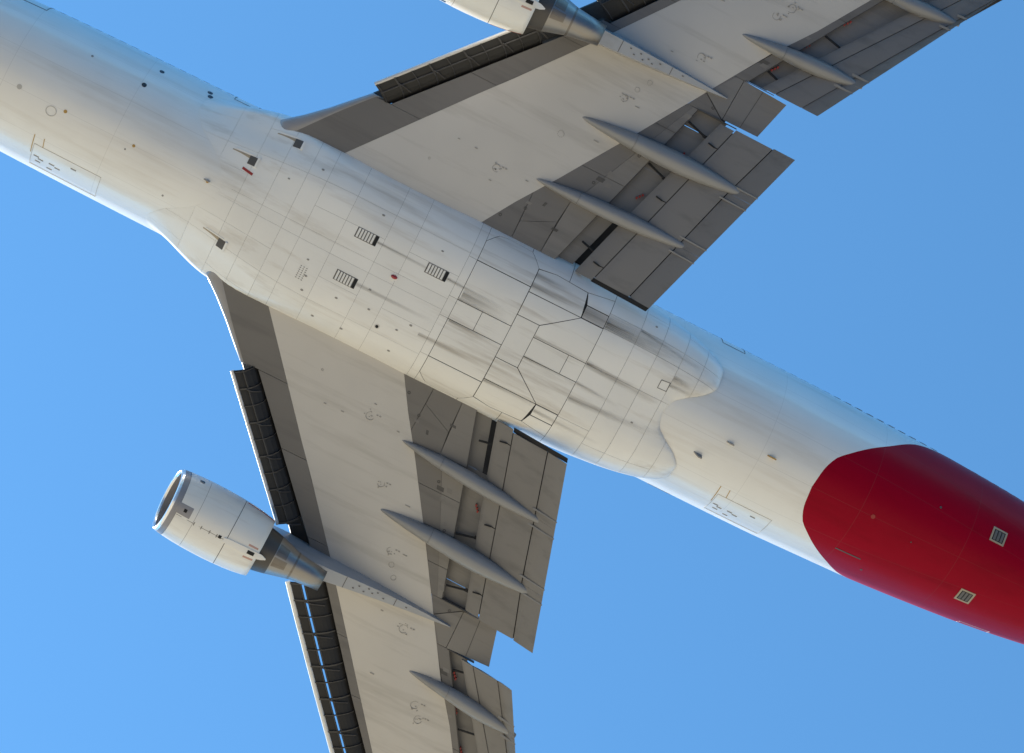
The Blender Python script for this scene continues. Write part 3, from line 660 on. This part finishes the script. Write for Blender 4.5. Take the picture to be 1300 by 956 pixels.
    # maintenance marks on the light skin: rings with dots
    for x, y, r in ((1.27, 7.69, .17), (-.34, 5.42, .18), (2.82, 10.0, .18), (4.75, 12.7, .19), (6.6, 15.4, .18), (7.0, 15.9, .17), (3.12, 10.5, .11), (3.43, 10.95, .11), (-2.8, 4.6, .05)):
        u = (x - lin(LTF, y)) / (lin(LTA, y) - lin(LTF, y)); zz_ = zw(y) - .10 * math.sin(math.pi * u) - .012
        mb = MB(); r *= random.uniform(.75, 1.0); a0 = random.uniform(0, 6.28); n_ = random.randint(9, 13)
        for k in range(n_):                        # broken ring of sealant round the cover
            a = a0 + 2 * math.pi * k / 16 if r > .13 else 2 * math.pi * k / n_; rr_ = r * random.uniform(.95, 1.05)
            mb.tube((x + math.cos(a) * rr_, s * y + math.sin(a) * rr_, zz_ + .01), (x + math.cos(a + .38) * rr_, s * y + math.sin(a + .38) * rr_, zz_ + .01), .012, n=4)
        if r > .13:
            for q in range(random.randint(4, 7)):
                a = random.uniform(0, 6.28); d_ = random.uniform(.2, 1.7) * r; mb.box((x + math.cos(a) * d_, s * y + math.sin(a) * d_, zz_ + .01), random.uniform(.015, .04), random.uniform(.01, .025), .012)
            for q in range(2): mb.box((x + r * 1.5 + q * .12, s * y - r * .9, zz_ + .01), .035, .022, .012)
        part("access_ring", mb, M['ringm'])
    for x, y in ((.25, 3.9), (1.0, 4.55), (2.9, 6.6), (4.0, 8.3), (5.7, 11.2)):
        mb = MB(); mb.ring((x + .35, s * y, zw(y) - .012), .05, .02, .03, n=8); part("drain_cup", mb, M['rod'])
    rw = random.Random(11)                          # small screwed covers on the dark panels
    for k in range(16):
        y = rw.uniform(3.7, 10.6) if k < 9 else rw.uniform(13, 20); f2 = COVE if y < 11 else OC; u = rw.uniform(.12, .85)
        x = lin(LTA, y) * (1 - u) + lin(f2, y) * u; a, b = rw.uniform(.05, .16), rw.uniform(.05, .13); sk = (lin(f2, y + .1) - lin(f2, y)) * 10
        mb = MB(); mb.prism([(x - a - b * sk, s * (y - b), zw(y) - .006), (x + a - b * sk, s * (y - b), zw(y) - .006), (x + a + b * sk, s * (y + b), zw(y) - .006), (x - a + b * sk, s * (y + b), zw(y) - .006)], (0, 0, .03)); part("access_cover", mb, M['dark2' if k % 3 else 'rod'])
    for k in range(9):                              # drips and scuffs of sealant under the tank skin
        y = rw.uniform(4, 19); u = rw.uniform(.1, .9); x = lin(LTF, y) * (1 - u) + lin(LTA, y) * u; zz_ = zw(y) - .10 * math.sin(math.pi * u) - .006
        mb = MB(); mb.box((x, s * y, zz_), rw.uniform(.04, .12), .018, .012); part("sealant_spot", mb, M['ringm'])
    return wing
def build_krueger(s, nm, fwd, aft, y0, y1, slot):
    n = 12; secs = []
    ang = lambda y: (lin(fwd, y), lin(aft, y))
    def sec(y, u0, u1):
        a, b = ang(y); a0 = a + (b - a) * u0; b0 = a + (b - a) * u1; z = zw(y)
        zz = lambda u: z - .42 + .62 * u
        return [(a0, s * y, zz(u0)), (b0, s * y, zz(u1)), (b0, s * y, zz(u1) + .05), (a0, s * y, zz(u0) + .09)]
    # the nose and tail ends of the flap run square to its length
    u_split = .34 if slot else .995
    dy = lambda u: (1 - u) * 0.0
    k = [y0 + (y1 - y0) * i / n for i in range(n + 1)]
    sq = [-.72 * .9, 0]                            # ends are cut square: aft edge is shifted inboard
    def pt(y, u, up=0.):
        yy = y - .62 * u; a = lin(fwd, y); b = lin(aft, yy); x = a + (b - a) * u
        return (x, s * yy, zw(yy) - .42 + .62 * u + up - .10 * math.sin(math.pi * u))
    def slab(u0, u1, th, m=5, up=0.):
        se = []
        for y in k:
            us = [u0 + (u1 - u0) * i / m for i in range(m + 1)]
            se.append([pt(y, u, up) for u in us] + [pt(y, u, up + th) for u in us[::-1]])
        return loft(se)
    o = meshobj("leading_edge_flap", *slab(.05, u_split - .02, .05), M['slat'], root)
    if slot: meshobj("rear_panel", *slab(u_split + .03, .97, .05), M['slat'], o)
    mb = MB()
    for a, b in zip(k[:-1], k[1:]):                # round bull nose
        mb.tube(pt(a, .035, .04), pt(b, .035, .04), .075 if not slot else .10, n=10)
    mb.obj("bull_nose", M['edge'] if not slot else M['belly'], o, smooth=True, angle=.9)
    for uu, w_ in (((.36, .03),) if not slot else ((.30, .025), (.40, .025))):
        mb = MB()
        for a, b in zip(k[:-1], k[1:]): mb.tube(pt(a, uu, -.03), pt(b, uu, -.03), w_, n=6)
        mb.obj("stiffener", M['rib'], o)
    nr = int((y1 - y0) / .52)
    for i in range(nr + 1):
        y = y0 + .05 + (y1 - y0 - .1) * i / nr; mb = MB()
        w_ = .035 if i % 2 else .02
        pr = []
        for u in (.08, .3, .5, .75, .95):
            p = Vector(pt(y, u)); pr.append([p + Vector((0, -w_, .02)), p + Vector((0, w_, .02)), p + Vector((0, w_, -.07)), p + Vector((0, -w_, -.07))])
        mb.add(*loft(pr)); mb.obj("rib", M['rib'], o)
        if i % 2:
            mb = MB(); mb.tube(pt(y + .1, .45, -.10), pt(y + .22, .8, -.02), .03, n=6); mb.tube(pt(y + .1, .45, -.10), pt(y + .02, .3, -.06), .03, n=6); mb.obj("hinge_arm", M['rib'], o)
    return o
def build_inboard_flap(s):
    mid = meshobj("inboard_flap", *foil(FR, MR, 3.40, 10.86, s, -.50, -.92, .20, gap=.016), M['dark2'], root, smooth=True, angle=.5)
    meshobj("fore_flap", *foil(FF, FR, 3.28, 10.80, s, -.24, -.50, .22, gap=.02), M['dark2'], mid, smooth=True, angle=.5)
    mb = MB(); wing_quad(mb, s, 3.42, 10.85, [(y, lin(MR, y) - .25) for y in (3.38, 8.4, 10.88)], [(y, lin(MR, y) + .25) for y in (3.38, 8.4, 10.88)], -.74, -.88, .03); mb.obj("flap_gap_backing", M['black'], mid)
    mb = MB(); wing_quad(mb, s, 3.42, 10.7, [(y, lin(FR, y) - .25) for y in (3.25, 5.39, 8.2, 10.75)], [(y, lin(FR, y) + .2) for y in (3.25, 5.39, 8.2, 10.75)], -.34, -.36, .03); mb.obj("flap_gap_backing", M['rod'], mid)
    cutp = [3.40, 5.98, 8.64, 10.9]
    for y0, y1 in zip(cutp[:-1], cutp[1:]):
        meshobj("aft_flap", *foil(MR, TE, y0 + .003, y1 - .003, s, -.90, -1.40, .10, n=3, gap=.022), M['dark2'], mid, smooth=True, angle=.5)
    for x0, x1, y in ((7.0, 8.02, 6.33), (7.0, 8.02, 5.68), (7.9, 8.85, 8.95), (7.8, 8.8, 8.35)):
        zt = lambda x: zw(y) - .92 - .5 * (x - lin(MR, y)) / (lin(TE, y) - lin(MR, y))
        mb = MB(); a = (x0 - .1, zt(x0) - .02); b = (lin(TE, y) + .0, zt(lin(TE, y)) - .02)
        mb.prism([(a[0], s * (y - .035), a[1]), (b[0], s * (y - .025), b[1]), (b[0], s * (y + .025), b[1]), (a[0], s * (y + .035), a[1])], (0, 0, .05)); mb.obj("seal_strip", M['strip'], mid)
    for x, y in ((4.73, 3.95), (5.74, 7.25), (6.6, 9.95)):
        mb = MB(); z = zw(y) - .47
        mb.tube((x - .16, s * y, z), (x + .12, s * (y - .05), z - .03), .03); mb.tube((x + .12, s * (y - .05), z - .03), (x + .3, s * (y - .04), z - .02), .018); mb.obj("flap_bracket", M['black'], mid)
    mb = MB(); wing_quad(mb, s, 3.22, 3.40, FR, TE, -.42, -1.28, .14, n=1); mb.obj("end_seal", M['black'], mid)
    return mid
def build_outboard_flap(s):
    mid = meshobj("outboard_flap", *foil(OFR, OMR, 12.74, 21.2, s, -.42, -.76, .16, gap=.014), M['dark2'], root, smooth=True, angle=.5)
    meshobj("fore_flap", *foil(OFF_, OFR, 12.74, 21.2, s, -.20, -.42, .18, gap=.02), M['dark2'], mid, smooth=True, angle=.5)
    mb = MB(); wing_quad(mb, s, 12.76, 21.1, [(y, lin(OMR, y) - .25) for y in (12.7, 17.7, 21.2)], [(y, lin(OMR, y) + .2) for y in (12.7, 17.7, 21.2)], -.62, -.72, .03); mb.obj("flap_gap_backing", M['rod'], mid)
    mb = MB(); wing_quad(mb, s, 12.76, 21.1, [(y, lin(OFR, y) - .2) for y in (12.7, 17.7, 21.2)], [(y, lin(OFR, y) + .2) for y in (12.7, 17.7, 21.2)], -.28, -.30, .03); mb.obj("flap_gap_backing", M['rod'], mid)
    for y0, y1 in ((12.74, 14.4), (14.4, 18.1), (18.1, 21.2)):
        meshobj("aft_flap", *foil(OMR, OTE, y0 + .003, y1 - .003, s, -.74, -1.12, .09, n=3, gap=.012), M['dark2'], mid, smooth=True, angle=.5)
    for y in (14.1, 14.75, 17.9, 18.55):
        mb = MB(); x0 = lin(OMR, y) - .2; x1 = lin(OTE, y); z0, z1 = zw(y) - .72, zw(y) - 1.12
        mb.prism([(x0, s * (y - .05), z0), (x1, s * (y - .035), z1), (x1, s * (y + .035), z1), (x0, s * (y + .05), z0)], (0, 0, .05)); mb.obj("seal_strip", M['strip'], mid)
    return mid
def build_aileron(s):
    mb = MB(); q = []
    pts = [(6.58, 10.98), (8.08, 11.0), (8.52, 12.58), (6.65, 12.66)]
    top = lambda x, y: zw(y) - (x - 6.6) * .03
    mb.add([(x, s * y, top(x, y)) for x, y in pts] + [(x, s * y, top(x, y) + (.30 if x < 7 else .02)) for x, y in pts], [(0, 1, 2, 3), (7, 6, 5, 4), (0, 1, 5, 4), (1, 2, 6, 5), (2, 3, 7, 6), (3, 0, 4, 7)])
    a = mb.obj("aileron", M['dark2'], root)
    mb = MB(); mb.prism([(7.30, s * 11.0, top(7.3, 11) - .004), (7.33, s * 11.0, top(7.3, 11) - .004), (7.50, s * 12.6, top(7.5, 12.6) - .004), (7.47, s * 12.6, top(7.5, 12.6) - .004)], (0, 0, .03)); mb.obj("joint_strip", M['rod'], a)
    return a
def build_fairing(s, y0, y1, xn, xj, xt, wid, dz):
    """canoe fairing: pointed fixed nose, and a drooped tail body"""
    def sec(x, w_, h, zt, y):
        return [(x, s * y + w_ * math.cos(t), zt + .25 * h - h * (.5 - .5 * math.sin(t)) * 1.0) for t in [2 * math.pi * k / 20 for k in range(20)]]
    Y = lambda x: y0 + (y1 - y0) * (x - xn) / (xt - xn)
    L = xj - xn; A = []
    for u in (0, .06, .15, .3, .5, .75, 1):
        x = xn + L * u; w_ = wid * .5 * .80 * (u ** .62) + .01; h = .08 + .86 * (u ** .75) * wid * 1.15
        A.append(sec(x, w_, h, zw(Y(x)) + .02, Y(x)))
    nose = meshobj("flap_track_fairing", *loft(A), M['fairing'], root, smooth=True, angle=.8)
    L = xt - xj; B = []
    for u in (0, .12, .28, .45, .62, .78, .90, .97, 1):
        x = xj + .012 + L * u; w_ = wid * .5 * (.82 + .18 * math.sin(min(u / .35, 1) * math.pi / 2) - .74 * max(0, (u - .42) / .58) ** 1.5)
        h = wid * (1.02 + .15 * math.sin(math.pi * min(u * 1.4, 1)) - .80 * max(0, (u - .4) / .6) ** 1.3)
        B.append(sec(x, w_, h, zw(Y(x)) - .02 - dz * u ** 1.25, Y(x)))
    meshobj("fairing_tail", *loft(B), M['fairing'], nose, smooth=True, angle=.8)
    x = xj; mb = MB(); w_ = wid * .41; R_ = []
    mb.add(*loft([sec(xj - .012, w_ * .97, .90 * wid, zw(Y(x)) - .02, Y(x)), sec(xj + .025, w_ * .97, .90 * wid, zw(Y(x)) - .02, Y(x))])); mb.obj("joint_gap", M['black'], nose)
    mb = MB(); zt = zw(Y(x)) - .02
    mb.tube((xj + .1, s * Y(x) + s * w_ * .55, zt - .55 * wid), (xj + 1.0, s * Y(x + 1) + s * w_ * .6, zt - .6 * wid), .015, n=5); mb.obj("latch_rail", M['mark'], nose)
    return nose

# engines ----------------------------------------------------------
def build_engine(s):
    p0 = Vector((-5.93, s * 11.46, -4.02)); p1 = Vector((.80, s * 11.70, -4.12)); L = (p1 - p0).length
    ax = (p1 - p0).normalized(); up = Vector((0, 0, 1)); up = (up - ax * up.dot(ax)).normalized(); sd = ax.cross(up)
    def C(a, r, t, rake=0.): return p0 + ax * (a + rake * -math.sin(t) * r) + (sd * math.cos(t) + up * math.sin(t)) * r
    NS = 64
    def rev(prof, a0=0, a1=2 * math.pi, closed=True, n=NS, rk=0.):
        secs = [[C(a, r, a0 + (a1 - a0) * k / (n if closed else n - 1), rk * max(0, 1 - a / 2.0)) for k in range(n)] for a, r in prof]
        return loft(secs, closed=closed, cap=False)
    RK = .17
    cowl = meshobj("engine", *rev([(.38, 1.325), (.8, 1.36), (1.3, 1.385), (1.8, 1.392), (2.3, 1.385), (2.70, 1.37)], rk=RK), M['belly'], root, smooth=True, fix=False)
    cowl.data.flip_normals() if False else None
    meshobj("fan_reverser_cowl", *rev([(2.725, 1.366), (3.1, 1.34), (3.5, 1.295), (3.85, 1.235), (4.05, 1.19), (4.05, 1.15), (3.7, 1.13)]), M['belly'], cowl, smooth=True)
    meshobj("cowl_joint", *rev([(2.69, 1.355), (2.74, 1.352)]), M['seal'], cowl, smooth=True)
    meshobj("inlet_lip", *rev([(.37, 1.322), (.25, 1.310), (.13, 1.288)], rk=RK), M['lip'], cowl, smooth=True)
    meshobj("inlet_rim", *rev([(.13, 1.288), (.07, 1.270), (.025, 1.245), (.0, 1.21), (.005, 1.185), (.04, 1.160), (.09, 1.145)], rk=RK), M['rim'], cowl, smooth=True)
    meshobj("inlet_duct", *rev([(.09, 1.145), (.28, 1.12), (.7, 1.13), (1.2, 1.16), (1.75, 1.17)], rk=RK), M['duct'], cowl, smooth=True)
    mb = MB(); mb.add(*rev([(1.70, 1.17), (1.72, .3)])); mb.add([C(1.73, .35, 2 * math.pi * k / 16) for k in range(16)], [tuple(range(16))]); mb.obj("fan_back_plate", M['black'], cowl)
    mb = MB()
    for k in range(34):
        t = 2 * math.pi * k / 34
        mb.add([C(1.46, .36, t), C(1.60, .36, t + .17), C(1.66, 1.15, t + .15), C(1.40, 1.15, t)], [(0, 1, 2, 3)])
    bl = mb.obj("fan_blades", M['fan'], cowl, fix=False); bl["kind"] = "stuff"
    mb = MB(); mb.add(*rev([(1.05, .01), (1.15, .10), (1.32, .24), (1.50, .36)], n=24)); mb.obj("spinner", M['coredark'], cowl, smooth=True)
    meshobj("core_plug", *rev([(3.7, 1.13), (3.75, .86)]), M['coredark'], cowl)
    meshobj("core_cowl", *rev([(3.7, .93), (4.15, .90), (4.5, .83), (4.62, .80)]), M['coredark'], cowl, smooth=True)
    meshobj("core_nozzle", *rev([(4.62, .803), (5.0, .70), (5.46, .575)]), M['steel'], cowl, smooth=True)
    meshobj("nozzle_band", *rev([(5.45, .580), (5.53, .562)]), M['burnt'], cowl, smooth=True)
    meshobj("exhaust_cone", *rev([(5.53, .558), (6.1, .485), (6.74, .412), (6.74, .38), (6.4, .38)]), M['steel'], cowl, smooth=True)
    mb = MB(); mb.add(*rev([(6.5, .38), (6.52, .2), (6.6, .12), (6.75, .0)], n=24)); mb.obj("turbine_plug", M['coredark'], cowl)
    # patches of the core skin
    for t0, t1, a0, a1 in ((-1.85, -1.35, 4.66, 5.2), (-1.25, -.6, 4.66, 5.1)):
        mb = MB(); mb.add(*rev([(a0, .803 - (a0 - 4.62) * .27 + .006), (a1, .803 - (a1 - 4.62) * .27 + .006), ], t0, t1, False, 12)); mb.obj("heat_panel", M['burnt'], cowl, fix=False)
    rr = lambda a: itp([(.38, 1.325), (.8, 1.36), (1.3, 1.385), (1.8, 1.392), (2.3, 1.385), (2.70, 1.37), (3.1, 1.34), (3.5, 1.295), (3.85, 1.235), (4.05, 1.19), (4.5, 1.10)], a)
    def patch(a0, a1, t0, t1, off, name, m, n=8):
        mb = MB(); rk = RK; secs = []
        for k in range(4):
            a = a0 + (a1 - a0) * k / 3
            secs.append([C(a, rr(a) + off, t0 + (t1 - t0) * j / n, rk * max(0, 1 - a / 2.)) for j in range(n + 1)] + [C(a, rr(a) - .03, t0 + (t1 - t0) * j / n, rk * max(0, 1 - a / 2.)) for j in range(n, -1, -1)])
        mb.add(*loft(secs)); return mb.obj(name, m, cowl)
    D = -math.pi / 2                                  # straight down
    i_ = 1 if s > 0 else -1                           # +1: sd points to port on the aircraft
    mb = MB(); secs = []
    for a, hw in ((2.6, .05), (2.75, .085), (3.5, .10), (4.05, .10), (4.2, .085), (4.38, .02)):
        o_ = .05 if a < 4.1 else .02
        secs.append([C(a, rr(a) + o_, D + hw * q) for q in (-1, -.5, 0, .5, 1)] + [C(a, rr(a) - .05, D + hw * q) for q in (1, 0, -1)])
    mb.add(*loft(secs)); mb.obj("latch_beam", M['belly'], cowl)
    patch(3.62, 3.90, D - .055, D + .055, .056, "drain_opening", M['black'])
    patch(2.38, 2.5, D - .03, D + .06, .012, "latch", M['black'])
    for a in (1.25, 1.6, 2.0, 2.3, 2.95, 3.2, 3.45): patch(a, a + .03, D - .05, D + .05, .008, "latch", M['seal'])
    mb = MB()
    patch(.40, 2.68, D - .006, D + .006, .004, "cowl_split_line", M['seal'])
    patch(1.2, 1.215, D - 1.5, D + 1.5, .003, "cowl_split_line", M['mark'], n=24)
    for sg in (-1, 1): patch(3.55, 3.95, D + sg * .17, D + sg * .23, .004, "warning_marking", M['pink'])
    inb = 0.0 if sd.y * s < 0 else math.pi            # the side facing the fuselage
    e = (inb - D + math.pi) % (2 * math.pi) - math.pi
    tc_ = D + e * .13
    patch(.30, .98, tc_ - .16, tc_ + .16, .006, "drain_plate", M['lip']); patch(.62, .76, tc_ - .05, tc_ + .05, .012, "drain_port", M['black'])
    tt = D + e * .985
    patch(2.8, 4.0, tt - .02, tt + .02, .012, "red_stripe", M['redmark'])
    patch(.75, .95, D + e * .80, D + e * .88, .006, "vent_port", M['glass'])
    return cowl
def build_pylon(s):
    y = lambda x: 11.62 + .02 * (x + 1)
    secs = []
    for x, zb, w_, wt in ((-4.6, -2.75, .10, .05), (-3.2, -2.7, .50, .2), (-1.9, -3.3, .62, .55), (-.9, -3.52, .66, .62), (.2, -3.42, .60, .60), (.9, -3.25, .54, .58), (2.0, -2.82, .46, .56), (3.3, -2.38, .36, .46), (4.6, -2.05, .24, .30), (5.6, -1.90, .13, .16), (6.36, -1.80, .02, .03)):
        zt = -1.2 if x > -3 else -2.2
        yy = s * y(x)
        secs.append([(x, yy - w_ * .5, zb), (x, yy + w_ * .5, zb), (x, yy + wt * .5 + .03, zb + (zt - zb) * .35), (x, yy + wt * .5, zt), (x, yy - wt * .5, zt), (x, yy - wt * .5 - .03, zb + (zt - zb) * .35)])
    o = meshobj("engine_pylon", *loft(secs), M['pylon'], root, smooth=True, angle=.4)
    for dx, dy in ((2.1, .10), (2.3, -.06), (2.55, .08), (2.7, -.1), (2.9, .02), (3.1, -.08), (3.4, .05), (4.4, .02)):
        x = dx; zb = itp([(.9, -3.25), (2.0, -2.82), (3.3, -2.38), (4.6, -2.05), (5.6, -1.9)], x)
        mb = MB(); mb.box((x, s * (y(x) + dy), zb - .004), .035, .02, .02); mb.obj("fastener_cover", M['seal'], o)
    for x in (1.7, 3.9):
        zb = itp([(.9, -3.25), (2.0, -2.82), (3.3, -2.38), (4.6, -2.05), (5.6, -1.9)], x); w_ = itp([(.9, .54), (2, .46), (3.3, .36), (4.6, .24)], x)
        mb = MB(); mb.box((x, s * y(x), zb - .0), .012, w_ * .5, .012); mb.obj("joint_strip", M['seal'], o)
    return o
for s in (-1, 1):
    build_wing(s)
    build_krueger(s, "inner", KAF, KAA, 6.2, 11.0, False)
    build_krueger(s, "outer", KBF, KBA, 12.95, 20.2, True)
    build_inboard_flap(s); build_outboard_flap(s); build_aileron(s)
    build_fairing(s, 5.74, 6.05, 1.22, 2.98, 7.62, .62, .92)
    build_fairing(s, 8.63, 8.83, 1.62, 3.92, 8.45, .80, .92)
    build_fairing(s, 14.18, 14.48, 5.66, 7.5, 10.66, .64, .80)
    build_fairing(s, 17.95, 18.25, 8.6, 10.3, 12.9, .58, .70)
    build_engine(s); build_pylon(s)
